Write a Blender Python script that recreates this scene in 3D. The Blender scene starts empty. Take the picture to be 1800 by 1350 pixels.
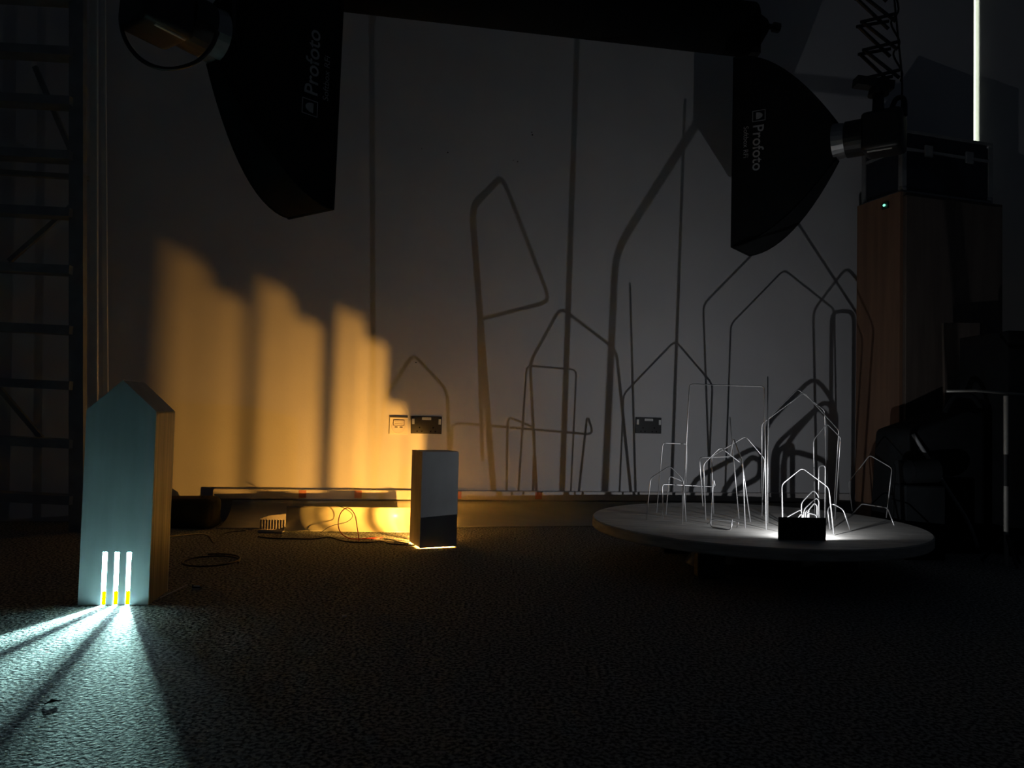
import bpy, bmesh, math, random
from mathutils import Vector, Matrix
random.seed(7)
sc = bpy.context.scene
col = sc.collection
V3 = Vector

# ------------------------------------------------------------------ camera
P, R = math.radians(2.2), math.radians(1.4)
fwd = V3((0, math.cos(P), math.sin(P))); up0 = V3((0, -math.sin(P), math.cos(P))); rt0 = V3((1, 0, 0))
rt = rt0 * math.cos(R) + up0 * math.sin(R)
up = up0 * math.cos(R) - rt0 * math.sin(R)
cam_d = bpy.data.cameras.new('camera'); cam = bpy.data.objects.new('camera', cam_d); col.objects.link(cam)
m = Matrix.Identity(4)
for i in range(3):
    m[i][0], m[i][1], m[i][2] = rt[i], up[i], -fwd[i]
m[2][3] = 0.53
cam.matrix_world = m
cam_d.sensor_width = 36; cam_d.lens = 1352 / 1800 * 36; cam_d.clip_start = 0.02
sc.camera = cam
# ------------------------------------------------------------------ world / exposure
w = bpy.data.worlds.new('world'); sc.world = w; w.use_nodes = True
w.node_tree.nodes['Background'].inputs[0].default_value = (0.62, 0.76, 1.0, 1)
w.node_tree.nodes['Background'].inputs[1].default_value = 0.008
sc.view_settings.view_transform = 'Standard'; sc.view_settings.look = 'None'
sc.view_settings.gamma = 1; sc.view_settings.use_curve_mapping = False
sc.view_settings.exposure = 0

# ------------------------------------------------------------------ materials
MATS = {}
def mat(name, color, rough=0.6, metal=0.0, var=0.0, scale=20.0, stretch=(1, 1, 1), bump=0.0, bscale=None, emit=None, estr=0.0, color2=None, detail=4.0, spec=0.5, lo=0.32):
    mt = bpy.data.materials.new(name); mt.use_nodes = True
    nt = mt.node_tree; b = nt.nodes['Principled BSDF']
    b.inputs['Roughness'].default_value = rough; b.inputs['Metallic'].default_value = metal
    b.inputs['Specular IOR Level'].default_value = spec
    c = (*color, 1)
    tc = nt.nodes.new('ShaderNodeTexCoord'); mp = nt.nodes.new('ShaderNodeMapping')
    mp.inputs['Scale'].default_value = stretch
    nt.links.new(tc.outputs['Object'], mp.inputs['Vector'])
    if var or color2:
        n = nt.nodes.new('ShaderNodeTexNoise'); n.inputs['Scale'].default_value = scale; n.inputs['Detail'].default_value = detail
        nt.links.new(mp.outputs[0], n.inputs['Vector'])
        rp = nt.nodes.new('ShaderNodeValToRGB')
        c2 = color2 or tuple(max(0, x * (1 + var)) for x in color)
        c1 = color if color2 else tuple(max(0, x * (1 - var)) for x in color)
        rp.color_ramp.elements[0].position = lo; rp.color_ramp.elements[1].position = 1 - lo
        rp.color_ramp.elements[0].color = (*c1, 1); rp.color_ramp.elements[1].color = (*c2, 1)
        nt.links.new(n.outputs['Fac'], rp.inputs['Fac']); nt.links.new(rp.outputs[0], b.inputs['Base Color'])
    else:
        b.inputs['Base Color'].default_value = c
    if bump:
        n2 = nt.nodes.new('ShaderNodeTexNoise'); n2.inputs['Scale'].default_value = bscale or scale; n2.inputs['Detail'].default_value = 3
        nt.links.new(mp.outputs[0], n2.inputs['Vector'])
        bp = nt.nodes.new('ShaderNodeBump'); bp.inputs['Strength'].default_value = bump; bp.inputs['Distance'].default_value = 0.01
        nt.links.new(n2.outputs['Fac'], bp.inputs['Height']); nt.links.new(bp.outputs[0], b.inputs['Normal'])
    if emit:
        b.inputs['Emission Color'].default_value = (*emit, 1); b.inputs['Emission Strength'].default_value = estr
    MATS[name] = mt
    return mt

M_wall = mat('painted_wall', (0.60, 0.60, 0.62), 0.85, var=0.035, scale=3.0, bump=0.05, bscale=120)
M_floor = mat('short_pile_carpet', (0.07, 0.077, 0.08), 0.95, color2=(0.42, 0.44, 0.43), scale=120, bump=0.9, bscale=130, spec=0.1, detail=2.0, lo=0.41)
M_wire = mat('galvanised_wire', (0.62, 0.62, 0.63), 0.38, metal=0.75, var=0.1, scale=60)
M_tabletop = mat('pale_board', (0.70, 0.68, 0.64), 0.6, var=0.22, scale=9, stretch=(1, 9, 1))
M_rim = mat('board_edge', (0.50, 0.48, 0.44), 0.7, var=0.2, scale=14, stretch=(1, 1, 6))
M_housew = mat('painted_ply', (0.38, 0.44, 0.47), 0.55, var=0.10, scale=7, stretch=(3, 3, 0.5))
M_housesd = mat('scratched_ply_side', (0.09, 0.09, 0.092), 0.45, color2=(0.25, 0.23, 0.225), scale=90, stretch=(1, 1, 0.02), bump=0.15, bscale=80)
M_inside = mat('white_lining', (0.85, 0.86, 0.86), 0.7)
M_yellow = mat('yellow_foil', (0.34, 0.20, 0.0), 0.9, var=0.35, scale=120, spec=0.0)
M_boxf = mat('grey_painted_box', (0.60, 0.63, 0.65), 0.6, var=0.08, scale=9)
M_boxs = mat('worn_wood_side', (0.52, 0.42, 0.32), 0.6, color2=(0.30, 0.25, 0.20), scale=22, stretch=(1, 1, 0.25), bump=0.2, bscale=30)
M_black = mat('black_plastic', (0.012, 0.013, 0.015), 0.45, var=0.15, scale=40)
M_fabric = mat('black_fabric', (0.010, 0.012, 0.014), 0.95, var=0.2, scale=12, bump=0.1, bscale=200, spec=0.15)
M_screen = mat('black_glass', (0.004, 0.004, 0.005), 0.25, spec=0.3)
M_grey = mat('print_grey', (0.45, 0.46, 0.48), 0.8, var=0.1, scale=60)
M_pale = mat('pale_plastic', (0.75, 0.75, 0.73), 0.4, var=0.04, scale=30)
M_cream = mat('cream_plastic', (0.74, 0.70, 0.62), 0.35, var=0.03, scale=30)
M_alu = mat('aluminium', (0.35, 0.36, 0.37), 0.45, metal=0.7, var=0.12, scale=25)
M_ladder = mat('dull_ladder_metal', (0.26, 0.27, 0.28), 0.5, metal=0.1, var=0.15, scale=15)
M_brown = mat('brown_ply', (0.22, 0.125, 0.08), 0.7, var=0.15, scale=6, stretch=(4, 4, 0.4))
M_browndk = mat('grey_brown_board', (0.13, 0.105, 0.09), 0.7, var=0.2, scale=6, stretch=(4, 4, 0.4))
M_navy = mat('navy_laminate', (0.012, 0.016, 0.030), 0.5, var=0.2, scale=18)
M_roll = mat('grey_paper_roll', (0.48, 0.48, 0.42), 0.6, var=0.08, scale=10, stretch=(0.3, 3, 3))
M_trunk = mat('white_trunking', (0.60, 0.57, 0.56), 0.5, var=0.05, scale=12)
M_tape = mat('pink_tape', (0.55, 0.22, 0.16), 0.7, var=0.08, scale=60)
M_sheet = mat('cream_gloss_sheet', (0.70, 0.68, 0.52), 0.28, var=0.06, scale=8, bump=0.04, bscale=9)
M_card = mat('white_card', (0.66, 0.62, 0.58), 0.7, var=0.05, scale=20)
M_cableb = mat('black_cable', (0.02, 0.02, 0.022), 0.5, var=0.2, scale=50)
M_cabler = mat('red_cable', (0.45, 0.04, 0.03), 0.5, var=0.2, scale=50)
M_pole = mat('steel_pole', (0.45, 0.44, 0.40), 0.4, metal=0.4, var=0.1, scale=20)
M_cool = mat('cool_led', (1, 1, 1), emit=(0.72, 0.98, 1.0), estr=60)
M_white = mat('white_led', (1, 1, 1), emit=(0.93, 0.97, 1.0), estr=20)
M_amber = mat('amber_led', (1, 0.8, 0.4), emit=(1.0, 0.48, 0.06), estr=20)
M_green = mat('green_led', (0.1, 0.8, 0.5), emit=(0.25, 1.0, 0.65), estr=1.4)
M_day = mat('daylight', (1, 1, 1), emit=(0.88, 0.97, 0.72), estr=2.5)

M_frost = mat('added_diffuser_sheet', (0.85, 0.72, 0.5), 0.6, var=0.05, scale=30)
nt = M_frost.node_tree; tl = nt.nodes.new('ShaderNodeBsdfTranslucent'); tl.inputs[0].default_value = (0.85, 0.74, 0.55, 1)
mx_ = nt.nodes.new('ShaderNodeMixShader'); mx_.inputs[0].default_value = 0.9
nt.links.new(nt.nodes['Principled BSDF'].outputs[0], mx_.inputs[1]); nt.links.new(tl.outputs[0], mx_.inputs[2])
nt.links.new(mx_.outputs[0], nt.nodes['Material Output'].inputs[0])

# ------------------------------------------------------------------ helpers
def mesh_obj(name, bm, mt, parent=None, smooth=False):
    bmesh.ops.recalc_face_normals(bm, faces=bm.faces)
    me = bpy.data.meshes.new(name); bm.to_mesh(me); bm.free()
    if smooth:
        for p in me.polygons: p.use_smooth = True
    for q in (mt if isinstance(mt, (list, tuple)) else [mt]): me.materials.append(q)
    o = bpy.data.objects.new(name, me); col.objects.link(o)
    if parent: o.parent = parent
    return o
def tag(o, label=None, cat=None, group=None, kind=None):
    if label: o['label'] = label
    if cat: o['category'] = cat
    if group: o['group'] = group
    if kind: o['kind'] = kind
    return o
def empty(name, loc=(0, 0, 0), rz=0.0):
    o = bpy.data.objects.new(name, None); col.objects.link(o); o.location = loc; o.rotation_euler = (0, 0, rz)
    o.empty_display_size = 0.05
    return o
def box(bm, c, s, rot=None):
    r = bmesh.ops.create_cube(bm, size=1)
    mx = Matrix.Translation(V3(c)) @ (rot.to_4x4() if rot else Matrix.Identity(4)) @ Matrix.Diagonal((*s, 1))
    bmesh.ops.transform(bm, matrix=mx, verts=r['verts']); return r['verts']
def bx(bm, x0, x1, y0, y1, z0, z1):
    return box(bm, ((x0+x1)/2, (y0+y1)/2, (z0+z1)/2), (x1-x0, y1-y0, z1-z0))
def bevel(bm, w, seg=2):
    bmesh.ops.bevel(bm, geom=list(bm.edges), offset=w, segments=seg, affect='EDGES', profile=0.6)
def cyl(bm, a, b, r, r2=None, seg=16):
    a, b = V3(a), V3(b); d = b - a
    q = d.to_track_quat('Z', 'Y')
    mx = Matrix.Translation((a + b) / 2) @ q.to_matrix().to_4x4()
    return bmesh.ops.create_cone(bm, cap_ends=True, segments=seg, radius1=r, radius2=r if r2 is None else r2, depth=d.length, matrix=mx)['verts']
def fillet(pts, rad, n=3):
    pts = [V3(p) for p in pts]; out = [pts[0]]
    for i in range(1, len(pts) - 1):
        a, b, c = pts[i-1], pts[i], pts[i+1]
        r = min(rad, (a-b).length * .4, (c-b).length * .4)
        p, q = b + (a-b).normalized()*r, b + (c-b).normalized()*r
        for k in range(n + 1):
            t = k / n; out.append((1-t)**2 * p + 2*t*(1-t)*b + t*t*q)
    out.append(pts[-1]); return out
def tube(bm, pts, r, seg=8, rad=0.0):
    pts = fillet(pts, rad) if rad else [V3(p) for p in pts]
    rings = []; n = len(pts)
    prev = None
    for i, p in enumerate(pts):
        t = (pts[min(i+1, n-1)] - pts[max(i-1, 0)]).normalized()
        if prev is None:
            u = t.orthogonal().normalized()
        else:
            u = (prev - t * prev.dot(t)).normalized()
        prev = u; v = t.cross(u)
        rings.append([bm.verts.new(p + r*(math.cos(2*math.pi*k/seg)*u + math.sin(2*math.pi*k/seg)*v)) for k in range(seg)])
    for i in range(n - 1):
        for k in range(seg):
            bm.faces.new((rings[i][k], rings[i][(k+1) % seg], rings[i+1][(k+1) % seg], rings[i+1][k]))
    bm.faces.new(rings[0][::-1]); bm.faces.new(rings[-1])
def smooth_path(pts, n=8):
    pts = [V3(p) for p in pts]; P4 = [pts[0]] + pts + [pts[-1]]; out = []
    for i in range(1, len(P4) - 2):
        p0, p1, p2, p3 = P4[i-1:i+3]
        for k in range(n):
            t = k / n
            out.append(0.5*((2*p1) + (-p0+p2)*t + (2*p0-5*p1+4*p2-p3)*t*t + (-p0+3*p1-3*p2+p3)*t**3))
    out.append(pts[-1]); return out
def prism(bm, poly, a, b):
    """poly of 3D points, extruded by vector b-a"""
    d = V3(b) - V3(a)
    v0 = [bm.verts.new(V3(p)) for p in poly]; v1 = [bm.verts.new(V3(p) + d) for p in poly]
    bm.faces.new(v0); bm.faces.new(v1[::-1]); n = len(poly)
    for i in range(n): bm.faces.new((v0[i], v0[(i+1) % n], v1[(i+1) % n], v1[i]))
def lamp(name, kind, loc, power, color, radius=0.003, parent=None, size=None, rot=None, spread=172):
    d = bpy.data.lights.new(name, kind); d.energy = power; d.color = color
    if kind == 'AREA':
        d.shape = 'DISK'; d.size = size; d.spread = math.radians(spread)
    else:
        d.shadow_soft_size = radius
    o = bpy.data.objects.new(name, d); col.objects.link(o); o.location = loc
    if rot: o.rotation_euler = rot
    if parent: o.parent = parent
    return o

# ------------------------------------------------------------------ setting: back wall plane passes (0, 3.8), recedes to the right
TH = math.atan(0.169)
WU = V3((math.cos(TH), math.sin(TH), 0)); WN = V3((math.sin(TH), -math.cos(TH), 0)); W0 = V3((0, 3.8, 0))
def wp(x, off=0.0, z=0.0):
    """point at world x along the wall plane pushed off metres into the room"""
    q = W0 + WU * (x / WU.x) + WN * off
    q.z = z; return q
bm = bmesh.new(); bx(bm, -6, 6, -3, 7, -0.1, 0)
tag(mesh_obj('floor', bm, M_floor), 'dark speckled short pile carpet floor', 'floor', kind='structure')
GX0, GX1 = 2.540, 2.590
wallb = empty('wall_back', W0, TH); tag(wallb, 'plain off white studio back wall', 'wall', kind='structure')
bm = bmesh.new(); bx(bm, -5.5 / WU.x, GX0 / WU.x, 0, .03, 0, 4)
mesh_obj('plaster', bm, M_wall, wallb)
for (x, z, r) in ((-0.344, 1.807, .0035), (0.072, 1.931, .004), (0.068, 1.944, .003), (-0.468, 0.766, .0035), (0.001, 1.789, .003), (-0.02, 1.794, .002), (-0.47, 1.815, .002)):
    bm = bmesh.new(); cyl(bm, (x / WU.x, 0, z), (x / WU.x, -.004, z), r, r * .6, 10)
    mesh_obj('screw_head', bm, M_black, wallb)
door = empty('door_1', (0, 0, 0)); tag(door, 'dark door leaf standing slightly open at the right', 'door', kind='structure')
bm = bmesh.new(); a, b = wp(GX1, -0.02), wp(4.2, -0.02)
prism(bm, [a, b, b + V3((0, 0, 4)), a + V3((0, 0, 4))], (0, 0, 0), -WN * 0.035); bevel(bm, 0.008)
mesh_obj('door_leaf', bm, M_wall, door)
bm = bmesh.new(); a = wp(GX0 - .10, -0.085); b = wp(GX1 + .12, -0.085)
prism(bm, [a, b, b + V3((0, 0, 3.9)), a + V3((0, 0, 3.9))], (0, 0, 0), -WN * 0.01)
tag(mesh_obj('corridor_window', bm, M_day), 'bright greenish vertical strip of light in the door gap', 'light')

# skirting trunking along the wall, with tape squares
tr = empty('baseboard_back', (0, 0, 0)); tag(tr, 'pale boxed cable trunking along the foot of the wall', 'trunking', kind='structure')
bm = bmesh.new(); a, b = wp(-1.36, 0.001), wp(1.80, 0.001)
prism(bm, [a + V3((0, 0, .108)), b + V3((0, 0, .108)), b + V3((0, 0, .152)), a + V3((0, 0, .152))], (0, 0, 0), WN * 0.040); bevel(bm, .003)
mesh_obj('trunking_cover', bm, M_trunk, tr)
for x in (-0.985, -0.735, -0.27, 0.12):
    bm = bmesh.new(); a, b = wp(x, 0.0412), wp(x + .033, 0.0412)
    prism(bm, [a + V3((0, 0, .115)), b + V3((0, 0, .115)), b + V3((0, 0, .150)), a + V3((0, 0, .150))], (0, 0, 0), WN * 0.0008)
    mesh_obj('tape_square', bm, M_tape, tr)

# ------------------------------------------------------------------ round table
TC = V3((0.895, 2.835, 0)); TR = 0.585; TZ = 0.157
tb = empty('round_table', TC); tag(tb, 'low round pale board table carrying bent wire houses', 'table')
bm = bmesh.new()
prof = [(TR - .004, TZ), (TR, TZ - .004), (TR, TZ - .032), (TR - .004, TZ - .036)]
rings = [[bm.verts.new((r*math.cos(t*math.pi/48), r*math.sin(t*math.pi/48), z)) for t in range(96)] for r, z in prof]
for i in range(3):
    for k in range(96):
        f = bm.faces.new((rings[i][k], rings[i][(k+1) % 96], rings[i+1][(k+1) % 96], rings[i+1][k])); f.material_index = 1
bm.faces.new(rings[0]); bm.faces.new(rings[-1][::-1])
mesh_obj('tabletop', bm, [M_tabletop, M_rim], tb)
bm = bmesh.new(); cyl(bm, (0, 0, 0), (0, 0, .03), .24, .22, 40); cyl(bm, (0, 0, .03), (0, 0, .108), .07, .07, 24); cyl(bm, (0, 0, .108), (0, 0, .1209), .2, .2, 40)
mesh_obj('pedestal', bm, M_black, tb)
for x, y in ((-.22, -.24), (.24, -.2), (-.24, .22), (.22, .24)):
    bm = bmesh.new(); bx(bm, x - .045, x + .045, y - .03, y + .03, 0, .1209); bevel(bm, .004, 1)
    mesh_obj('foot_block', bm, M_navy, tb)

# ------------------------------------------------------------------ phone with its torch on
PH = empty('phone', (0.915, 2.4125, TZ), math.radians(4.5)); tag(PH, 'black phone standing on its long edge with torch lit', 'phone')
bm = bmesh.new(); bx(bm, -.0765, .0765, -.004, .004, 0, .0715); bevel(bm, .0034, 3)
mesh_obj('phone_body', bm, M_black, PH, True)
bm = bmesh.new(); bx(bm, -.071, .071, -.0046, -.0041, .005, .0665); bevel(bm, .0002, 1)
mesh_obj('screen', bm, M_screen, PH)
bm = bmesh.new(); bx(bm, .018, .058, .0041, .0062, .016, .056); bevel(bm, .001, 2)
bump_ = mesh_obj('camera_bump', bm, M_black, PH)
for dx, dz in ((.028, .046), (.028, .026), (.048, .046)):
    bm = bmesh.new(); cyl(bm, (dx, .0063, dz), (dx, .0078, dz), .0065, .006, 20); mesh_obj('camera_lens', bm, M_screen, bump_)
bm = bmesh.new(); cyl(bm, (.042, .0063, .035), (.042, .0070, .035), .0032, .0032, 16)
mesh_obj('torch_lens', bm, M_white, bump_)
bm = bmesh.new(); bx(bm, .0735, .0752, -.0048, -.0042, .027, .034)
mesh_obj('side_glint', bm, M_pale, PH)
lamp('torch_light', 'AREA', (0.957, 2.4285, 0.192), 1.95, (0.95, 0.97, 1.0), size=0.0016, rot=(math.radians(89), 0, math.radians(2)))

# ------------------------------------------------------------------ bent wire houses on the table
def wire(name, pts, label, cat='wire frame', r=.0020, grp='bent wire frames on the round table', z0=None):
    bm = bmesh.new(); pts = [V3(p) for p in pts]
    for i in (0, -1):
        if pts[i].z < TZ + .03 and z0 is None: pts[i].z = TZ + .0022
    base = V3((pts[0].x, pts[0].y, TZ))
    tube(bm, [p - base for p in pts], r, 8, .012)
    o = mesh_obj(name, bm, M_wire, None, True); o.location = base
    return tag(o, label, cat, grp)
wire('wire_house', [(.805, 2.632, TZ), (.789, 2.619, .385), (.773, 2.671, .463), (.782, 2.745, .396), (.677, 2.761, .389), (.691, 2.757, .217)],
     'bent wire frame with one leg hanging free above the table')
wire('wire_house', [(.721, 2.831, TZ), (.708, 2.825, .362), (.764, 2.805, .426), (.845, 2.806, .366), (.874, 2.797, TZ)],
     'bright gabled wire house left of the tall wire uprights')
wire('wire_rectangle', [(.574, 3.006, TZ), (.592, 2.998, .430), (.692, 3.023, .428), (.687, 3.018, TZ)],
     'thin square topped wire frame at the far left of the table')
wire('wire_house', [(.496, 2.789, TZ), (.509, 2.792, .308), (.574, 2.772, .356), (.623, 2.775, .308), (.635, 2.772, TZ)],
     'low gabled wire house nearest the left rim of the table')
wire('wire_bar', [(.566, 2.842, TZ), (.563, 2.848, .283), (.776, 2.910, .273), (.766, 2.905, .306), (.757, 2.893, TZ)],
     'wire frame with long low level bar and small bent tip')
wire('wire_house', [(.596, 2.938, TZ), (.604, 2.924, .309), (.656, 2.927, .289), (.656, 2.927, TZ)],
     'small slanting topped wire frame behind the level bar')
wire('wire_rectangle', [(.606, 2.705, TZ), (.619, 2.679, .648), (.864, 2.630, .644), (.868, 2.609, TZ)],
     'tallest wire frame with flat square top')
wire('wire_upright', [(.927, 2.769, TZ), (.934, 2.807, .688)], 'single straight wire rod rising highest beside the square frame', 'wire rod')
wire('wire_upright', [(.859, 2.887, TZ), (.832, 2.928, .537)], 'single leaning wire rod behind the bright gabled house', 'wire rod')
wire('wire_house', [(.797, 3.01, TZ), (.794, 3.041, .380), (.911, 2.989, .464), (.986, 2.989, .379), (.980, 2.995, TZ)],
     'gabled wire house standing at the middle rear of table')
wire('wire_house', [(.986, 3.013, TZ), (.965, 2.963, .514), (1.115, 2.932, .638), (1.29, 3.03, .495), (1.28, 3.05, TZ)],
     'big gabled wire house spanning the middle of the table')
wire('wire_house', [(1.02, 3.06, TZ), (1.03, 3.079, .538), (1.148, 3.088, .656), (1.263, 3.102, .572), (1.293, 3.144, TZ)],
     'tall dark gabled wire house rearmost on the table')
wire('wire_house', [(1.16, 2.93, TZ), (1.139, 2.899, .457), (1.189, 2.899, .521), (1.25, 2.92, .470), (1.235, 2.93, TZ)],
     'narrow gabled wire house right of table centre')
wire('wire_house', [(.910, 2.569, TZ), (.910, 2.582, .316), (.969, 2.560, .374), (1.046, 2.530, .313), (1.067, 2.538, TZ)],
     'gabled wire house directly behind the phone')
wire('wire_house', [(1.431, 3.223, TZ), (1.405, 3.200, .279), (1.445, 3.100, .398), (1.510, 3.050, .351), (1.474, 3.020, TZ)],
     'wide gabled wire house at the right rim of the table')
wire('wire_loop', [(1.375, 3.10, TZ), (1.36, 2.98, .215), (1.40, 2.86, .215), (1.395, 2.80, TZ)], 'low square wire hoop near the right rim')
wire('wire_house', [(1.022, 2.697, TZ), (1.019, 2.696, .243), (1.065, 2.704, .289), (1.084, 2.707, .267), (1.089, 2.708, TZ)],
     'small gabled wire house left of the clustered pair')
wire('wire_house', [(1.105, 2.66, TZ), (1.10, 2.67, .225), (1.125, 2.69, .245), (1.150, 2.66, .228), (1.169, 2.648, TZ)],
     'tiny gabled wire house in front of the right rim hoop')
LP = V3((0.957, 2.430, 0.192))
def near(name, S, k, label, base=True):
    """a small frame close to the torch: wall points S (x, z on the wall) scaled towards the torch by k"""
    pts = []
    for x, z in S:
        s = wp(x, 0, z); pts.append(LP + (s - LP) / k)
    if base:
        a = pts[0].copy(); a.z = TZ; b = pts[-1].copy(); b.z = TZ
        pts = [a] + pts + [b]
    return wire(name, pts, label)
near('wire_house', [(1.375, .39), (1.668, .64), (1.73, .585)], 6.4, 'clustered small wire house with longer left slope')
near('wire_house', [(1.44, .40), (1.63, .61), (1.70, .54)], 7.4, 'clustered small wire house nearest the phone edge')
near('wire_rectangle', [(1.70, 1.12), (1.83, 1.13)], 5.2, 'narrow upright wire hoop among the small houses')
near('wire_loop', [(.925, .205), (1.31, .405), (1.325, .16)], 6.6, 'slanted low wire frame left of the phone top')
near('wire_loop', [(1.09, .15), (1.255, .335), (1.305, .32), (1.305, .23), (1.14, .15)], 7.6, 'bent low wire loop lying behind the phone')
near('wire_house', [(1.40, .37), (1.485, .42), (1.487, .17)], 7.0, 'little pointed wire frame behind the phone')
near('wire_bar', [(1.435, .385), (1.69, .32), (1.71, .17)], 7.8, 'little wire frame with sloping bar behind the phone')
# fallen low frame at the left front of the table
wire('wire_loop', [(.695, 2.66, .205), (.692, 2.652, TZ + .0022), (.743, 2.583, TZ + .0022), (.746, 2.585, .195)], 'tiny low wire bracket lying at the left front of table', z0=1)
wire('wire_bar', [(.700, 2.72, TZ + .0022), (.71, 2.70, .178), (.79, 2.655, .178), (.785, 2.66, TZ)], 'short bright wire staple behind the low wire bracket')

# ------------------------------------------------------------------ tall house lantern (left)
hr = math.radians(7)
HB = empty('house_lantern', (-1.123, 2.036, 0), hr); tag(HB, 'tall grey house shaped lantern with three glowing slots', 'lantern')
Wd, Dp, E_, A_ = .176, .162, .512, .594
T = .006
slots = [.0625, .0925, .1225]; sw = .0058; stop = .139; gap = .0008
bm = bmesh.new()
prism(bm, [(0, 0, stop), (Wd, 0, stop), (Wd, 0, E_), (Wd/2, 0, A_), (0, 0, E_)], (0, 0, 0), (0, T, 0))
xs = [0] + [v for s in slots for v in (s - sw, s + sw)] + [Wd]
for i in range(0, 8, 2):
    bx(bm, xs[i], xs[i+1], 0, T, gap, stop)
mesh_obj('front_panel', bm, M_housew, HB)
bm = bmesh.new(); prism(bm, [(0, 0, 0), (Wd, 0, 0), (Wd, 0, E_), (Wd/2, 0, A_), (0, 0, E_)], (0, 0, 0), (0, T, 0)); bmesh.ops.translate(bm, vec=(0, Dp - T, 0), verts=bm.verts)
mesh_obj('back_panel', bm, M_housew, HB)
bm = bmesh.new(); bx(bm, Wd - T, Wd, T, Dp - T, 0, E_); mesh_obj('side_panel', bm, M_housesd, HB)
bm = bmesh.new(); bx(bm, 0, T, T, Dp - T, 0, E_); mesh_obj('side_panel', bm, M_housesd, HB)
for s in (0, 1):
    bm = bmesh.new(); x0, x1 = (0, Wd/2) if s == 0 else (Wd, Wd/2)
    prism(bm, [(x0, T, E_ - .004), (x1, T, A_ - .004), (x1, T, A_), (x0, T, E_)], (0, 0, 0), (0, Dp - 2*T, 0))
    mesh_obj('roof_panel', bm, M_housew, HB)
bm = bmesh.new(); bx(bm, T, Wd - T, T, Dp - T, .150, .154); mesh_obj('inner_shelf', bm, M_inside, HB)
bm = bmesh.new(); bx(bm, T + .001, Wd - T - .001, Dp - T - .003, Dp - T - .001, .0, .149); mesh_obj('inner_liner', bm, M_inside, HB)
bm = bmesh.new(); bx(bm, T + .001, Wd - T - .001, T + .001, Dp - T - .004, .0005, .003); mesh_obj('inner_base', bm, M_yellow, HB)
bm = bmesh.new(); bmesh.ops.create_icosphere(bm, subdivisions=2, radius=.0045, matrix=Matrix.Translation((.092, .114, .134)))
mesh_obj('lantern_bulb', bm, M_cool, HB)
for lx in (.0835, .0892, .0949, .1006):
    lamp('lantern_light', 'POINT', (lx, .105, .131), 38, (0.56, 0.97, 0.92), .0020, HB)

spill_fill = lamp('lantern_spill_fill', 'AREA', (Wd/2, Dp - T - .006, .075), 9.0, (0.55, 0.86, 1.0), parent=HB, size=.12, rot=(math.radians(-90), 0, 0), spread=180)  # added fill lamp, spreads soft light from the slots over the floor

# ------------------------------------------------------------------ small box lantern (amber)
br = math.radians(24)
BB = empty('box_lantern', (-.34, 2.987, 0), br); tag(BB, 'small upright grey box with amber light escaping behind it', 'lantern')
bw, bd, bh = .15, .14, .374
bm = bmesh.new(); bx(bm, 0, bw, 0, T, .003, bh); mesh_obj('front_panel', bm, M_boxf, BB)
bm = bmesh.new(); bx(bm, 0, T, T, bd - .003, .005, bh); mesh_obj('side_panel', bm, M_boxs, BB)
bm = bmesh.new(); bx(bm, bw - T, bw, T, bd - .003, 0, bh); mesh_obj('side_panel', bm, M_boxs, BB)
bm = bmesh.new(); bx(bm, T, bw - T, T, bd - .003, bh - T, bh); mesh_obj('top_panel', bm, M_boxf, BB)
bm = bmesh.new(); Zt = .160
bx(bm, 0, bw, bd - .003, bd, Zt, bh)
c = [.0172, .049, .0835]; hw = .0076
ed = [0, c[0]-hw, c[0]+hw, c[1]-hw, c[1]+hw, c[2]-hw, c[2]+hw, .104]
for i in range(0, 8, 2): bx(bm, ed[i], ed[i+1], bd - .003, bd, 0, Zt)
bx(bm, .104, bw, bd - .003, bd, .112, Zt); bx(bm, .116, .119, bd - .003, bd, 0, .112)
mesh_obj('back_panel', bm, M_boxf, BB)
bm = bmesh.new(); bx(bm, .1192, bw - .001, bd - .002, bd - .001, .050, .1118); mesh_obj('added_diffuser', bm, M_frost, BB)  # added diffuser, softens the amber glow on the wall around the sockets
for (u, z, e) in ((.1125, .041, 42), (.0975, .055, 42)):
    bm = bmesh.new(); bmesh.ops.create_icosphere(bm, subdivisions=2, radius=.003, matrix=Matrix.Translation((u, .040, z)))
    mesh_obj('amber_bulb', bm, M_amber, BB)
    lamp('amber_light', 'POINT', (u, .045, z), e, (1.0, 0.45, 0.072), .0045, BB)

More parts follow.
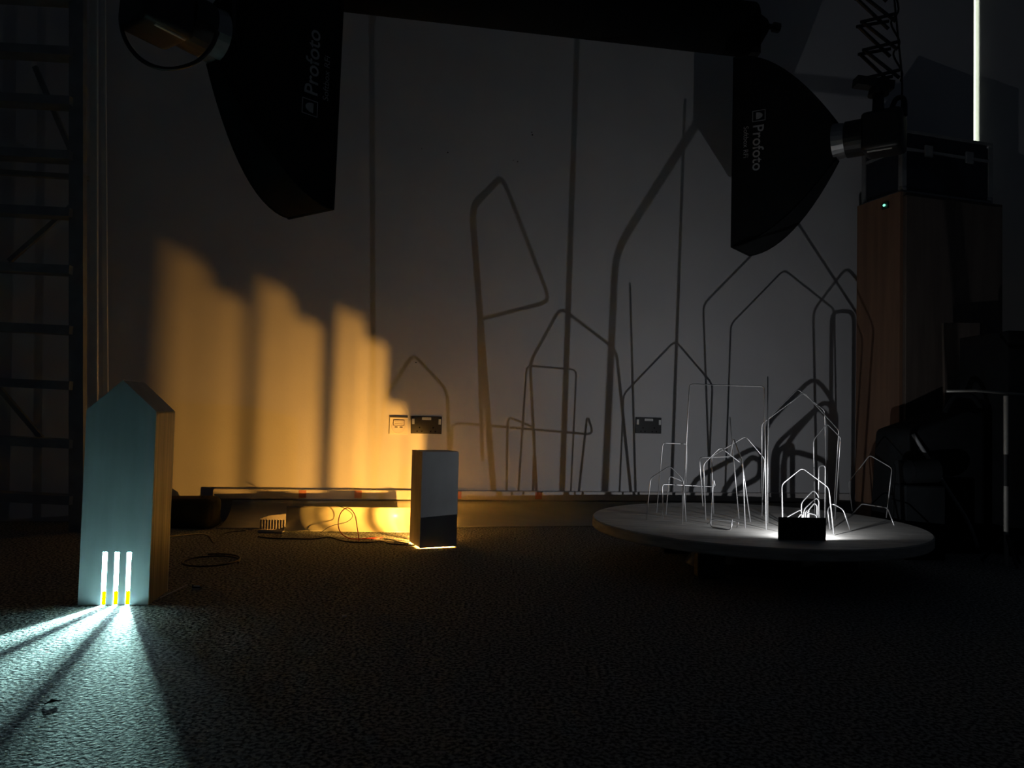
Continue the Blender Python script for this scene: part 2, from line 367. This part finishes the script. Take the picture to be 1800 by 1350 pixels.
# ------------------------------------------------------------------ wall sockets
def plate(name, x0, x1, z0, z1, mt, label, cat='socket', grp=None):
    c = wp((x0 + x1) / 2, 0, (z0 + z1) / 2)
    o = empty(name, c, TH); tag(o, label, cat, grp)
    wdt = (x1 - x0) / WU.x; h = z1 - z0
    bm = bmesh.new(); bx(bm, -wdt/2, wdt/2, -.010, 0, -h/2, h/2); bevel(bm, .002, 2)
    mesh_obj('face_plate', bm, mt, o)
    return o, wdt, h
for (x0, x1, z0, z1, lab) in ((-.483, -.337, .422, .506, 'black double wall socket beside the cream faceplate'), (.630, .764, .446, .526, 'black double wall socket above the round table')):
    o, wdt, h = plate('double_socket', x0, x1, z0, z1, M_black, lab, 'socket', 'black double sockets on the back wall')
    for s in (-1, 1):
        bm = bmesh.new(); bx(bm, s*wdt*.43 - .006, s*wdt*.43 + .006, -.0135, -.010, .004, .030); bevel(bm, .001, 1); mesh_obj('switch', bm, M_pale, o)
        for dx, dz in ((0, -.012), (-.011, -.030), (.011, -.030)):
            bm = bmesh.new(); bx(bm, s*wdt*.22 + dx - .0025, s*wdt*.22 + dx + .0025, -.0108, -.0101, dz - .003, dz + .003); mesh_obj('pin_hole', bm, M_screen, o)
    bm = bmesh.new(); bx(bm, -.022, .022, -.0125, -.010, h/2 - .017, h/2 - .005); mesh_obj('label_strip', bm, M_pale, o)
    bm = bmesh.new(); bx(bm, -.018, .018, -.0128, -.0126, h/2 - .013, h/2 - .010); mesh_obj('label_print', bm, M_grey, o)
o, wdt, h = plate('usb_socket', -.584, -.498, .417, .504, M_cream, 'cream wall faceplate with two small ports')
bm = bmesh.new(); cyl(bm, (0, -.010, -.004), (0, -.0125, -.004), .034, .033, 32); mesh_obj('round_insert', bm, M_card, o)
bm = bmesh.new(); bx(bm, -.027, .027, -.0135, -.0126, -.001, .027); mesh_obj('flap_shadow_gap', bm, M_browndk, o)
bm = bmesh.new(); bx(bm, -.024, .024, -.0160, -.0125, .002, .024); bevel(bm, .001, 1); mesh_obj('flap', bm, M_cream, o)
for k in (0, 1):
    bm = bmesh.new(); bx(bm, -.020, .020, -.0166, -.0161, .007 + .008*k, .0085 + .008*k); mesh_obj('flap_groove', bm, M_browndk, o)
for s in (-1, 1):
    bm = bmesh.new(); bx(bm, s*.012 - .007, s*.012 + .007, -.0132, -.0125, -.011, -.006); mesh_obj('port', bm, M_black, o)
bm = bmesh.new(); bx(bm, -.042, .042, -.0118, -.010, .037, .042); mesh_obj('shade_lip', bm, M_black, o)

# ------------------------------------------------------------------ rolls, sheet and card at the foot of the wall
def curved_strip(name, stations, r0, r1, n, mt, label, th=.002):
    """stations: (front_bottom_point, back_top_point) pairs along the length; a concave quarter-pipe between them"""
    bm = bmesh.new(); fr, bk = [], []
    for (a, b) in stations:
        a, b = V3(a), V3(b); h = V3((b.x - a.x, b.y - a.y, 0)); f, g = [], []
        for i in range(n + 1):
            t = i / n * math.pi / 2
            p = a + h * math.sin(t) + V3((0, 0, (b.z - a.z) * (1 - math.cos(t))))
            nn = (h.normalized() * math.sin(t) + V3((0, 0, -math.cos(t))))
            f.append(bm.verts.new(p)); g.append(bm.verts.new(p + nn * th))
        fr.append(f); bk.append(g)
    m_ = len(stations)
    for k in range(m_ - 1):
        for i in range(n):
            bm.faces.new((fr[k][i], fr[k+1][i], fr[k+1][i+1], fr[k][i+1])); bm.faces.new((bk[k][i], bk[k][i+1], bk[k+1][i+1], bk[k+1][i]))
        bm.faces.new((fr[k][0], bk[k][0], bk[k+1][0], fr[k+1][0])); bm.faces.new((fr[k][n], fr[k+1][n], bk[k+1][n], bk[k][n]))
    for k in (0, m_ - 1):
        for i in range(n): bm.faces.new((fr[k][i], fr[k][i+1], bk[k][i+1], bk[k][i]))
    return tag(mesh_obj(name, bm, mt, None, True), label, 'sheet')
xs_ = [-1.265 + k * (2.85 / 24) for k in range(25)]
def fy(x): # front edge of the sheet on the floor
    w_ = wp(x).y
    return w_ - (.235 if x < -.9 else max(.17, .235 - (x + .9) * .05))
curved_strip('backdrop_sheet', [((x, fy(x), .0035), (x, wp(x).y - .052, .104)) for x in xs_], 0, 0, 10, M_roll, 'long grey backdrop sheet curling up along the foot of wall')
bm = bmesh.new()
bx(bm, -.15, .12, -.06, .09, 0, .125); bevel(bm, .035, 3)
for v in bm.verts: v.co += V3((random.uniform(-.006, .006), random.uniform(-.006, .006), random.uniform(0, .008) if v.co.z > .02 else 0))
bm2 = mesh_obj('dark_filler', bm, M_fabric, None, True); bm2.location = (-1.40, 3.38, 0); tag(bm2, 'dark soft bulk filling the shadowed spot behind the house lantern', 'bag')  # added dark bulk where the foot of the wall lies in shadow
# concave cream sheet
bm = bmesh.new(); n = 14; rows = []
for i in range(n + 1):
    t = i / n; ang = math.radians(-78 + 108 * t)
    rows.append((math.cos(ang) * .068, math.sin(ang) * .068))
y0, z0 = rows[0]; ya = [(y - y0, z - z0 + .004) for y, z in rows]
fr, bk = [], []
for (y, z) in ya:
    fr.append([bm.verts.new((x, y, z)) for x in (0, .14, .28, .42, .555)])
    bk.append([bm.verts.new((x, y + .0018, z - .0010)) for x in (0, .14, .28, .42, .555)])
for i in range(n):
    for k in range(4):
        bm.faces.new((fr[i][k], fr[i][k+1], fr[i+1][k+1], fr[i+1][k])); bm.faces.new((bk[i][k], bk[i+1][k], bk[i+1][k+1], bk[i][k+1]))
for i in range(n):
    bm.faces.new((fr[i][0], fr[i+1][0], bk[i+1][0], bk[i][0])); bm.faces.new((fr[i][4], bk[i][4], bk[i+1][4], fr[i+1][4]))
for k in range(4):
    bm.faces.new((fr[0][k], bk[0][k], bk[0][k+1], fr[0][k+1])); bm.faces.new((fr[n][k], fr[n][k+1], bk[n][k+1], bk[n][k]))
sh = mesh_obj('curved_sheet', bm, M_sheet, None, True); sh.location = (-.965, 3.322, 0); sh.rotation_euler = (0, 0, math.radians(4)); tag(sh, 'curved glossy cream sheet glowing beside the amber box', 'sheet')
# ribbed tray
ty = empty('ribbed_tray', (-1.06, 3.275, 0), math.radians(4)); tag(ty, 'low white tray with ribbed front on the floor', 'tray')
bm = bmesh.new(); bx(bm, 0, .10, 0, .003, .001, .012); mesh_obj('front_wall', bm, M_card, ty)
bm = bmesh.new(); prism(bm, [(-.01, .068, .004), (.10, .068, .004), (.10, .068, .072), (.03, .068, .064), (-.01, .068, .050)], (0, 0, 0), (0, .003, 0)); mesh_obj('rear_wall', bm, M_card, ty)
bm = bmesh.new(); bx(bm, 0, .10, 0, .071, .0005, .004); mesh_obj('tray_base', bm, M_card, ty)
for k in range(9):
    bm = bmesh.new(); x = -.003 + k * .012; bx(bm, x, x + .0022, .0655, .068, .006, .046); mesh_obj('rib', bm, M_black, ty)
# cables
def cable(name, pts, r, mt, label, n=8):
    pts = [V3(p) for p in pts]; base = V3((pts[0].x, pts[0].y, 0)); bm = bmesh.new()
    tube(bm, [p - base for p in smooth_path(pts, n)], r, 8)
    o = mesh_obj(name, bm, mt, None, True); o.location = base; return tag(o, label, 'cable')
cable('red_cable', [(-.60, 3.12, .004), (-.605, 3.10, .055), (-.613, 3.08, .112), (-.638, 3.07, .140), (-.668, 3.08, .120), (-.682, 3.10, .075), (-.675, 3.12, .035), (-.64, 3.15, .006), (-.56, 3.19, .004), (-.52, 3.20, .006), (-.56, 3.16, .004)], .0019, M_cabler, 'thin red cable looping up from the floor')
cable('black_cable', [(-1.02, 3.16, .003), (-.951, 3.133, .003), (-.859, 3.133, .003), (-.79, 3.14, .003), (-.735, 3.19, .003), (-.652, 3.10, .003), (-.56, 3.09, .003), (-.51, 3.13, .003), (-.47, 3.075, .003), (-.40, 3.055, .003), (-.365, 3.05, .003)], .0026, M_cableb, 'black cable snaking over the floor to the amber box')
cable('black_cable', [(-.51, 3.18, .003), (-.47, 3.15, .003), (-.43, 3.11, .003), (-.395, 3.09, .003)], .0022, M_cableb, 'short dark cable tail behind the amber box')
cable('thin_cable', [(-.80, 3.30, .003), (-.76, 3.315, .03), (-.70, 3.34, .045), (-.672, 3.33, .072), (-.69, 3.32, .098), (-.74, 3.325, .118)], .0014, M_cableb, 'thin wire curling up against the cream sheet')
cable('black_cable', [(-.985, 2.235, .15), (-1.02, 2.6, .10), (-1.10, 2.9, .02), (-1.18, 3.22, .004), (-1.12, 3.30, .004)], .0022, M_cableb, 'thin dark cable trailing behind the house lantern')
cable('coiled_cable', [(-1.0 + .09*math.cos(t), 2.62 + .10*math.sin(t), .004 + .0012*t) for t in [k*.6 for k in range(15)]], .0030, M_cableb, 'dark coil of cable right of the house lantern', 4)

# small litter on the carpet
bm = bmesh.new(); cyl(bm, (0, 0, .003), (.011, .002, .003), .003, .003, 12); o = mesh_obj('metal_ferrule', bm, M_pale); o.location = (-.419, 1.985, 0); tag(o, 'tiny bright metal ferrule lying on the open carpet', 'ferrule')
bm = bmesh.new(); prism(bm, [(-.012, -.007, .001), (.0, -.004, .006), (.013, .003, .004), (.006, .007, .003), (-.006, .004, .005)], (0, 0, 0), (0, 0, .002)); o = mesh_obj('dark_scrap', bm, M_fabric); o.location = (-.792, 1.373, 0); tag(o, 'small dark scrap lying in the pale light beam', 'scrap')
bm = bmesh.new(); cyl(bm, (0, 0, .003), (.03, .105, .016), .0018, .0018, 8); o = mesh_obj('pale_stick', bm, M_pale); o.location = (-.948, 2.125, 0); tag(o, 'thin pale stick against the right side of house lantern', 'stick')
pl = empty('cable_plug', (-.898, 2.25, 0)); tag(pl, 'small pale cable plug on the floor right of house lantern', 'plug')
bm = bmesh.new(); bx(bm, -.012, .012, -.009, .009, 0, .014); bevel(bm, .002, 1); mesh_obj('plug_body', bm, M_black, pl)
bm = bmesh.new(); bx(bm, -.010, .012, -.010, -.0092, .001, .004); bx(bm, -.006, .012, -.010, -.0092, .009, .013); mesh_obj('plug_pins', bm, M_pale, pl)

# ------------------------------------------------------------------ cabinet and flight case at the right
cr = math.radians(17)
CB = empty('tall_cabinet', (1.880, 3.730, 0), cr); tag(CB, 'tall brown board cabinet with dark flight case on top', 'cabinet')
CW, CD, CH = .650, .292, 1.665
bm = bmesh.new(); bx(bm, .0, .018, .0, CD, .0, CH); mesh_obj('side_panel', bm, M_brown, CB)
bm = bmesh.new(); bx(bm, CW - .018, CW, 0, CD, 0, CH); mesh_obj('side_panel', bm, M_brown, CB)
bm = bmesh.new(); bx(bm, .018, CW - .018, .004, CD, .06, CH - .018); mesh_obj('carcass', bm, M_browndk, CB)
bm = bmesh.new(); bx(bm, .018, CW - .018, 0, CD, CH - .018, CH); mesh_obj('top_panel', bm, M_browndk, CB)
for s in (0, 1):
    bm = bmesh.new(); x0 = .020 + s * (CW - .04) / 2; bx(bm, x0, x0 + (CW - .044) / 2, -.018, .0038, .065, CH - .02); bevel(bm, .002, 1)
    d = mesh_obj('cupboard_door', bm, M_browndk, CB)
    bm = bmesh.new(); hx = CW/2 + (-.04 if s == 0 else .04); cyl(bm, (hx, -.045, .85), (hx, -.045, 1.0), .006, .006, 12); cyl(bm, (hx, -.045, .865), (hx, -.018, .865), .004, .004, 8); cyl(bm, (hx, -.045, .985), (hx, -.018, .985), .004, .004, 8)
    mesh_obj('door_handle', bm, M_black, d)
gl = empty('indicator_light', (1.842, 3.815, 1.618)); tag(gl, 'tiny green indicator light on the brown cabinet side', 'light')
bm = bmesh.new(); bmesh.ops.create_icosphere(bm, subdivisions=2, radius=.008, matrix=Matrix.Diagonal((.7, 1.2, .8, 1))); mesh_obj('green_bulb', bm, M_green, gl)
bm = bmesh.new(); box(bm, (.008, 0.002, -.001), (.012, .04, .03), Matrix.Rotation(cr, 3, 'Z')); mesh_obj('housing', bm, M_black, gl)
FC = empty('flight_case', (1.899, 3.748, CH), cr); tag(FC, 'dark navy flight case with metal edges on the cabinet', 'flight case')
fw, fd, fh = .575, .275, .318
bm = bmesh.new(); bx(bm, .006, fw - .006, .006, fd - .006, .006, fh - .006); mesh_obj('case_body', bm, M_navy, FC)
for y in (0, fd):
    for z in (0, fh, fh * .72):
        bm = bmesh.new(); bx(bm, 0, fw, y - .012 if y else 0, y if y else .012, max(0, z - .014), max(.014, z)); mesh_obj('edge_rail', bm, M_ladder, FC)
for x in (0, fw):
    for z in (0, fh, fh*.72):
        bm = bmesh.new(); bx(bm, x - .012 if x else 0, x if x else .012, .012, fd - .012, max(0, z - .014), max(.014, z)); mesh_obj('edge_rail', bm, M_ladder, FC)
    for y in (0, fd):
        bm = bmesh.new(); xx = x - .024 if x else 0; yy = y - .024 if y else 0; bx(bm, xx - .001, xx + .025, yy - .001, yy + .025, .0, fh); mesh_obj('corner_post', bm, M_ladder, FC)
        for z in (0, fh):
            bm = bmesh.new(); bmesh.ops.create_uvsphere(bm, u_segments=12, v_segments=8, radius=.021, matrix=Matrix.Translation((x + (-.014 if x else .014), y + (-.014 if y else .014), z + (-.014 if z else .0215)))); mesh_obj('ball_corner', bm, M_alu, FC, True)
for x in (.16, .42):
    bm = bmesh.new(); bx(bm, x - .025, x + .025, -.008, .004, fh*.72 - .035, fh*.72 + .025); bevel(bm, .003, 1); mesh_obj('latch', bm, M_ladder, FC)

# dark gear at the lower right
def solid(name, dims, loc, rz, mt, label, cat, bv=.006, seg=2):
    bm = bmesh.new(); bx(bm, -dims[0]/2, dims[0]/2, -dims[1]/2, dims[1]/2, 0, dims[2]); bevel(bm, bv, seg)
    o = mesh_obj(name, bm, mt, None, seg > 2); o.location = loc; o.rotation_euler = (0, 0, rz); return tag(o, label, cat)
BG = empty('equipment_bag', (1.80, 3.31, 0), math.radians(4)); tag(BG, 'large black padded equipment bag beside the table', 'bag')
bm = bmesh.new()
prism(bm, [(-.20, -.14, 0), (.16, -.14, 0), (.16, -.14, .60), (.08, -.14, .585), (-.17, -.14, .50)], (0, 0, 0), (0, .28, 0)); bevel(bm, .03, 3); mesh_obj('bag_body', bm, M_fabric, BG, True)
bm = bmesh.new(); tube(bm, smooth_path([(-.165, -.147, .485), (-.10, -.158, .38), (-.02, -.158, .26), (.06, -.158, .14), (.11, -.15, .03)], 6), .008, 8); mesh_obj('strap', bm, M_ladder, BG, True)
bm = bmesh.new(); tube(bm, smooth_path([(.0, -.10, .58), (.05, -.10, .65), (.12, -.10, .65), (.17, -.10, .585)], 6), .011, 8); mesh_obj('carry_handle', bm, M_fabric, BG, True)
RM = empty('rolled_mat', (1.54, 3.06, 0), 0); tag(RM, 'short black rolled mat lying against the equipment bag', 'mat')
bm = bmesh.new(); cyl(bm, (0, 0, .335), (.15, .0, .345), .047, .047, 28); mesh_obj('mat_roll', bm, M_fabric, RM)
bm = bmesh.new(); cyl(bm, (.03, 0, .337), (.045, 0, .338), .0485, .0485, 28); mesh_obj('strap_band', bm, M_black, RM)
bm = bmesh.new(); bx(bm, .0, .16, -.055, .055, 0, .2875); bevel(bm, .006, 1); mesh_obj('support_block', bm, M_fabric, RM)
TT = empty('side_trestle', (1.765, 2.93, 0), math.radians(6)); tag(TT, 'dim trestle stand with pale bar at the far right', 'stand')
bm = bmesh.new(); tube(bm, [(-.115, .0, .655), (.0, 0, .660), (.20, 0, .651)], .005, 10); mesh_obj('cross_bar', bm, M_pole, TT, True)
bm = bmesh.new(); cyl(bm, (.128, 0, .0), (.128, 0, .644), .0085, .0085, 14); mesh_obj('upright', bm, M_pole, TT)
bm = bmesh.new(); cyl(bm, (.128, 0, .30), (.128, 0, .42), .0105, .0105, 14); mesh_obj('clamp_sleeve', bm, M_black, TT)
for a_ in (0.3, 2.4, 4.5):
    bm = bmesh.new(); cyl(bm, (.128, 0, .12), (.128 + .08*math.cos(a_), .08*math.sin(a_), .006), .006, .006, 10); mesh_obj('leg', bm, M_black, TT)
SP = empty('dark_speaker_cabinet', (2.13, 3.26, 0), math.radians(3)); tag(SP, 'black upright cabinet at the right picture edge', 'cabinet')
bm = bmesh.new(); bx(bm, -.11, .25, -.12, .20, .02, .92); bevel(bm, .008, 2); mesh_obj('cabinet_body', bm, M_fabric, SP)
for x in (-.07, .21):
    for y in (-.09, .16):
        bm = bmesh.new(); cyl(bm, (x, y, 0), (x, y, .02), .016, .016, 14); mesh_obj('foot', bm, M_black, SP)
PN = bmesh.new(); prism(PN, [(2.04, 3.60, 0), (2.36, 3.66, 0), (2.36, 3.69, .94), (2.27, 3.675, 1.02), (2.04, 3.63, 1.01)], (0, 0, 0), (-.003, .012, 0))
tag(mesh_obj('lit_patch_board', PN, M_browndk), 'clipped corner board standing in for a lit patch by the cabinet', 'board')  # added shape for a lit area between shadows, not a known board

# ------------------------------------------------------------------ softboxes
def prof_s(t): return 1 - .82 * t ** 1.9
def softbox(name, O, U, hw, hh, axis, depth, label, tdir, tcen, tsize, near_sign, tilt=0.0):
    """O opening centre, U horizontal unit vector along the opening, axis unit vector from opening to the lamp head"""
    root = empty(name, O); tag(root, label, 'studio light', 'strip softboxes hanging in the studio')
    Zv = (V3((0, 0, 1)) + U * tilt).normalized()
    def pt(t, a, b): return axis * depth * t + prof_s(t) * (a * hw * U + b * hh * Zv)
    N = 14
    def grid(fn, nu, nv):
        bm = bmesh.new(); g = [[bm.verts.new(fn(i / nu, j / nv)) for j in range(nv + 1)] for i in range(nu + 1)]
        for i in range(nu):
            for j in range(nv): bm.faces.new((g[i][j], g[i+1][j], g[i+1][j+1], g[i][j+1]))
        return bm
    for a in (-1, 1):
        o = mesh_obj('side_panel', grid(lambda p, q: pt(p, a, 2*q - 1), N, 6), M_fabric, root, True)
        o = mesh_obj('top_panel' if a > 0 else 'bottom_panel', grid(lambda p, q: pt(p, 2*q - 1, a), N, 4), M_fabric, root, True)
    for a in (-1, 1):
        for b in (-1, 1):
            bm = bmesh.new(); tube(bm, [pt(k / N, a, b) for k in range(N + 1)], .004, 6); mesh_obj('seam_rib', bm, M_fabric, root, True)
    bm = bmesh.new(); q = [pt(0, -1, -1), pt(0, 1, -1), pt(0, 1, 1), pt(0, -1, 1)]
    tube(bm, q + [q[0]], .006, 6); mesh_obj('front_rim', bm, M_fabric, root)
    bm = bmesh.new(); q = [pt(.06, -.99, -.99), pt(.06, .99, -.99), pt(.06, .99, .99), pt(.06, -.99, .99)]
    bm.faces.new([bm.verts.new(p) for p in q]); mesh_obj('diffuser', bm, M_pale, root)
    bm = bmesh.new(); cyl(bm, axis * depth * .97, axis * (depth + .035), .075, .068, 24); mesh_obj('speed_ring', bm, M_alu, root)
    # printed lettering follows the curved side panel
    def tp(x, y): # x along the text, y up the letters
        b = (tcen[1] + tdir * x / hh); t = tcen[0] + y / depth
        t = max(0.0, min(1, t)); s = prof_s(t)
        p = axis * depth * t + U * (near_sign * hw * s) + Zv * (b * hh)
        nrm = (U * near_sign + axis * .3).normalized()
        return p + nrm * .003
    def text(body, size, x0, y0, nm, offs):
        cu = bpy.data.curves.new(nm, 'FONT'); cu.body = body; cu.size = size; cu.offset = offs; cu.resolution_u = 3
        to = bpy.data.objects.new(nm, cu); col.objects.link(to)
        dg = bpy.context.evaluated_depsgraph_get(); me = bpy.data.meshes.new_from_object(to.evaluated_get(dg))
        bpy.data.objects.remove(to)
        wid = max(v.co.x for v in me.vertices)
        for v in me.vertices: v.co = tp(v.co.x + x0, v.co.y + y0)
        me.materials.clear(); me.materials.append(M_grey)
        o = bpy.data.objects.new(nm, me); col.objects.link(o); o.parent = root
        return wid
    s = tsize
    wd = text('Profoto', s, s * .95, 0, 'maker_lettering', s * .012)
    text('Softbox RFi', s * .46, s * .95, -s * .62, 'model_lettering', 0)
    bm = bmesh.new()
    for (xa, xb, yy, yb) in ((0, .74, -.06, -.02), (0, .74, .74, .78), (0, .04, -.06, .78), (.70, .74, -.06, .78)):
        bm.faces.new([bm.verts.new(tp(x*s, y*s)) for x, y in ((xa, yy), (xb, yy), (xb, yb), (xa, yb))])
    dome = [(.14, .18)] + [(.37 - .23*math.cos(k*math.pi/10), .24 + .36*math.sin(k*math.pi/10)) for k in range(11)] + [(.60, .18)]
    bm.faces.new([bm.verts.new(tp(x*s, y*s)) for x, y in dome])
    mesh_obj('maker_emblem', bm, M_grey, root)
    return root, pt
def head(par, axis, a0, a1, r, dz=0.0):
    """the flash unit: a part of the studio light, with sub-parts"""
    L_ = a1 - a0; off = V3((0, 0, dz))
    q = axis.to_track_quat('X', 'Z').to_matrix()
    bm = bmesh.new(); box(bm, axis * (a0 + L_*.65) + off, (L_*.7, r*1.75, r*2.0), q); bevel(bm, r*.28, 3)
    root = mesh_obj('flash_head', bm, M_black, par, True)
    bm = bmesh.new(); cyl(bm, axis * a0 + off, axis * (a0 + L_*.32) + off, r*.92, r*.92, 28); mesh_obj('front_collar', bm, M_black, root)
    bm = bmesh.new(); cyl(bm, axis * (a0 + L_*.55) + V3((0, 0, r*.95)) + off, axis * (a0 + L_*.55) + V3((0, 0, r*2.0)) + off, r*.30, r*.26, 14); mesh_obj('mount_spigot', bm, M_black, root)
    bm = bmesh.new(); tube(bm, smooth_path([axis*(a0+L_*.75) + V3((0, 0, r*.95)) + off, axis*(a0+L_*.85) + V3((0, 0, r*1.6)) + off, axis*(a0+L_*.98) + V3((0, 0, r*1.55)) + off, axis*(a0+L_*1.0) + V3((0, 0, r*.7)) + off], 6), r*.13, 8); mesh_obj('carry_handle', bm, M_black, root, True)
    sd = axis.cross(V3((0, 0, 1))).normalized()
    if sd.y > 0: sd = -sd
    bm = bmesh.new(); box(bm, axis*(a0+L_*.62) + sd*(r*.62) + V3((0, 0, -r*.985)) + off, (L_*.42, .008, .008), q); mesh_obj('edge_stripe', bm, M_pale, root)
    return root
# right softbox
U1 = V3((.591, .807, 0)); ax1 = V3((.807, -.591, 0)); O1 = V3((1.000, 3.388, 1.690))
sb1, _ = softbox('studio_light', O1, U1, .108, .415, ax1, .405, 'black strip softbox at the right with lettering reading downwards', -1, (.21, .39), .064, -1)
head(sb1, ax1, .44, .655, .080)
# left softbox
e2 = V3((-.163, .113, 0)).normalized(); U2 = -e2; ax2 = V3((-.57, -.822, 0)).normalized(); O2 = V3((-.645, 2.405, 1.560))
sb2, _ = softbox('studio_light', O2, U2, .103, .415, ax2, .37, 'black strip softbox at the left with lettering reading upwards', 1, (.21, -.37), .064, 1, .02)
head(sb2, (ax2 + V3((0, 0, .06))).normalized(), .40, .60, .080, -.02)
hp2 = ax2 * .51 + V3((0, 0, .10))
bm = bmesh.new(); cyl(bm, hp2, hp2 + V3((0, 0, 1.2)), .014, .014, 12); mesh_obj('hanger_pole', bm, M_black, sb2)
cable('flash_cable', [(-1.02, 1.95, 2.0), (-1.03, 1.95, 1.62), (-1.03, 1.95, 1.50), (-.985, 1.95, 1.425), (-.92, 1.96, 1.40), (-.855, 1.98, 1.425), (-.82, 2.0, 1.475), (-.81, 2.02, 1.53)], .0055, M_cableb, 'black cable hanging in a loop below the left flash head')
for x in (-.835, -.80):
    bm = bmesh.new(); cyl(bm, (0, 0, 0), (.01, 0, .6), .006, .006, 10); o = mesh_obj('hanging_cord', bm, M_cableb); o.location = (x, 2.10, 1.56)
    tag(o, 'thin dark cord hanging at the left softbox ring, ' + ('left' if x < -.82 else 'right') + ' of the two', 'cord')

# pantograph above the right head
hp = O1 + ax1 * (.44 + .215*.55)
PG = empty('pantograph_hanger', (hp.x, hp.y, hp.z + .16)); tag(PG, 'folding black scissor hanger above the right flash head', 'hanger')
bm = bmesh.new(); box(bm, (-.02, 0, .045), (.15, .05, .035), Matrix.Rotation(.12, 3, 'Y')); cyl(bm, (0, 0, .0), (0, 0, .05), .04, .03, 16); mesh_obj('swivel_block', bm, M_black, PG)
st = .115
for k in range(5):
    z = .06 + k * st
    for y in (-.03, .03):
        x0 = -.065 - .008*k; x1 = .07 - .008*k
        bm = bmesh.new(); cyl(bm, (x1, y, z), (x0, y*.6, z + st*1.0), .007, .007, 8); mesh_obj('scissor_arm', bm, M_black, PG)
        bm = bmesh.new(); cyl(bm, (x0 + .0, y*.6, z), (x1, y, z + st*.28), .007, .007, 8); mesh_obj('scissor_arm', bm, M_black, PG)
bm = bmesh.new(); tube(bm, smooth_path([(.09, 0, .06 + .0), (.095, .0, .10), (.06, 0, .17), (.085, 0, .22), (.05, 0, .30), (.08, 0, .36), (.04, 0, .5)], 6), .004, 8); mesh_obj('coiled_lead', bm, M_black, PG, True)
cable('flash_cable', [hp + V3((.085, -.02, .07)), hp + V3((.085, -.02, .22)), hp + V3((.07, -.02, .38)), hp + V3((.045, -.02, .62))], .004, M_cableb, 'black cable dropping to the right flash head')

# ceiling hung covered backdrop roller
a = wp(-1.6, .5, 2.333); b = wp(.965, .5, 2.318); d = (b - a).normalized()
RB = empty('backdrop_roller', a); tag(RB, 'black covered backdrop roller hanging along the top of wall', 'roller')
bm = bmesh.new(); cyl(bm, V3((0, 0, 0)), b - a, .118, .118, 32); q = mesh_obj('covered_roll', bm, M_fabric, RB)
for p in q.data.polygons: p.use_smooth = len(p.vertices) == 4
e = b - a
bm = bmesh.new(); cyl(bm, e, e + d*.08 + V3((0, 0, .03)), .105, .035, 24); mesh_obj('end_cone', bm, M_fabric, RB)
bm = bmesh.new(); cyl(bm, e + d*.08 + V3((0, 0, .03)), e + d*.15 + V3((0, 0, .026)), .012, .012, 12); cyl(bm, e + d*.12 + V3((0, 0, .028)), e + d*.15 + V3((0, 0, .026)), .022, .022, 12); mesh_obj('end_knob', bm, M_black, RB)
bm = bmesh.new(); box(bm, e + d*.015 + V3((0, 0, -.09)), (.07, .05, .05)); mesh_obj('bracket', bm, M_black, RB)

# ------------------------------------------------------------------ step ladder / access frame at the left
LD = empty('step_ladder', (-2.1, 3.2, 0)); tag(LD, 'tall dark stepladder with braces against the left wall', 'ladder')
def lp(x, y, z): return V3((x + 2.1, y - 3.2, z))
def bar(n, p, q, w_, d_, mt=M_ladder):
    bm = bmesh.new(); p, q = V3(p), V3(q); dd = q - p
    box(bm, (p + q) / 2, (w_, d_, dd.length), dd.to_track_quat('Z', 'Y').to_matrix()); mesh_obj(n, bm, mt, LD)
bar('front_rail', lp(-1.778, 3.2, 0), lp(-1.893, 3.2, 2.5), .03, .06)
bar('front_rail', lp(-2.55, 3.2, 0), lp(-2.44, 3.2, 2.5), .03, .06)
bar('rear_rail', lp(-1.748, 3.27, 0), lp(-1.862, 3.27, 2.5), .013, .03, M_pale)
bar('rear_rail', lp(-1.722, 3.32, 0), lp(-1.850, 3.32, 2.5), .009, .02, M_pale)
for k, z in enumerate((.13, .36, .60, .83, 1.08, 1.32, 1.56, 1.79, 2.0, 2.24)):
    bar('tread', lp(-2.55 + .044*z, 3.2, z + .018), lp(-1.79 - .046*z, 3.2, z), .085, .036)
for (p, q) in (((-1.90, 1.56), (-2.10, 1.98)), ((-1.865, 1.42), (-2.17, 1.13)), ((-2.20, .60), (-1.98, .36))):
    bar('brace', lp(p[0], 3.28, p[1]), lp(q[0], 3.28, q[1]), .016, .02)
bar('rear_tread', lp(-2.45, 3.30, 1.53), lp(-1.86, 3.30, 1.505), .03, .02)
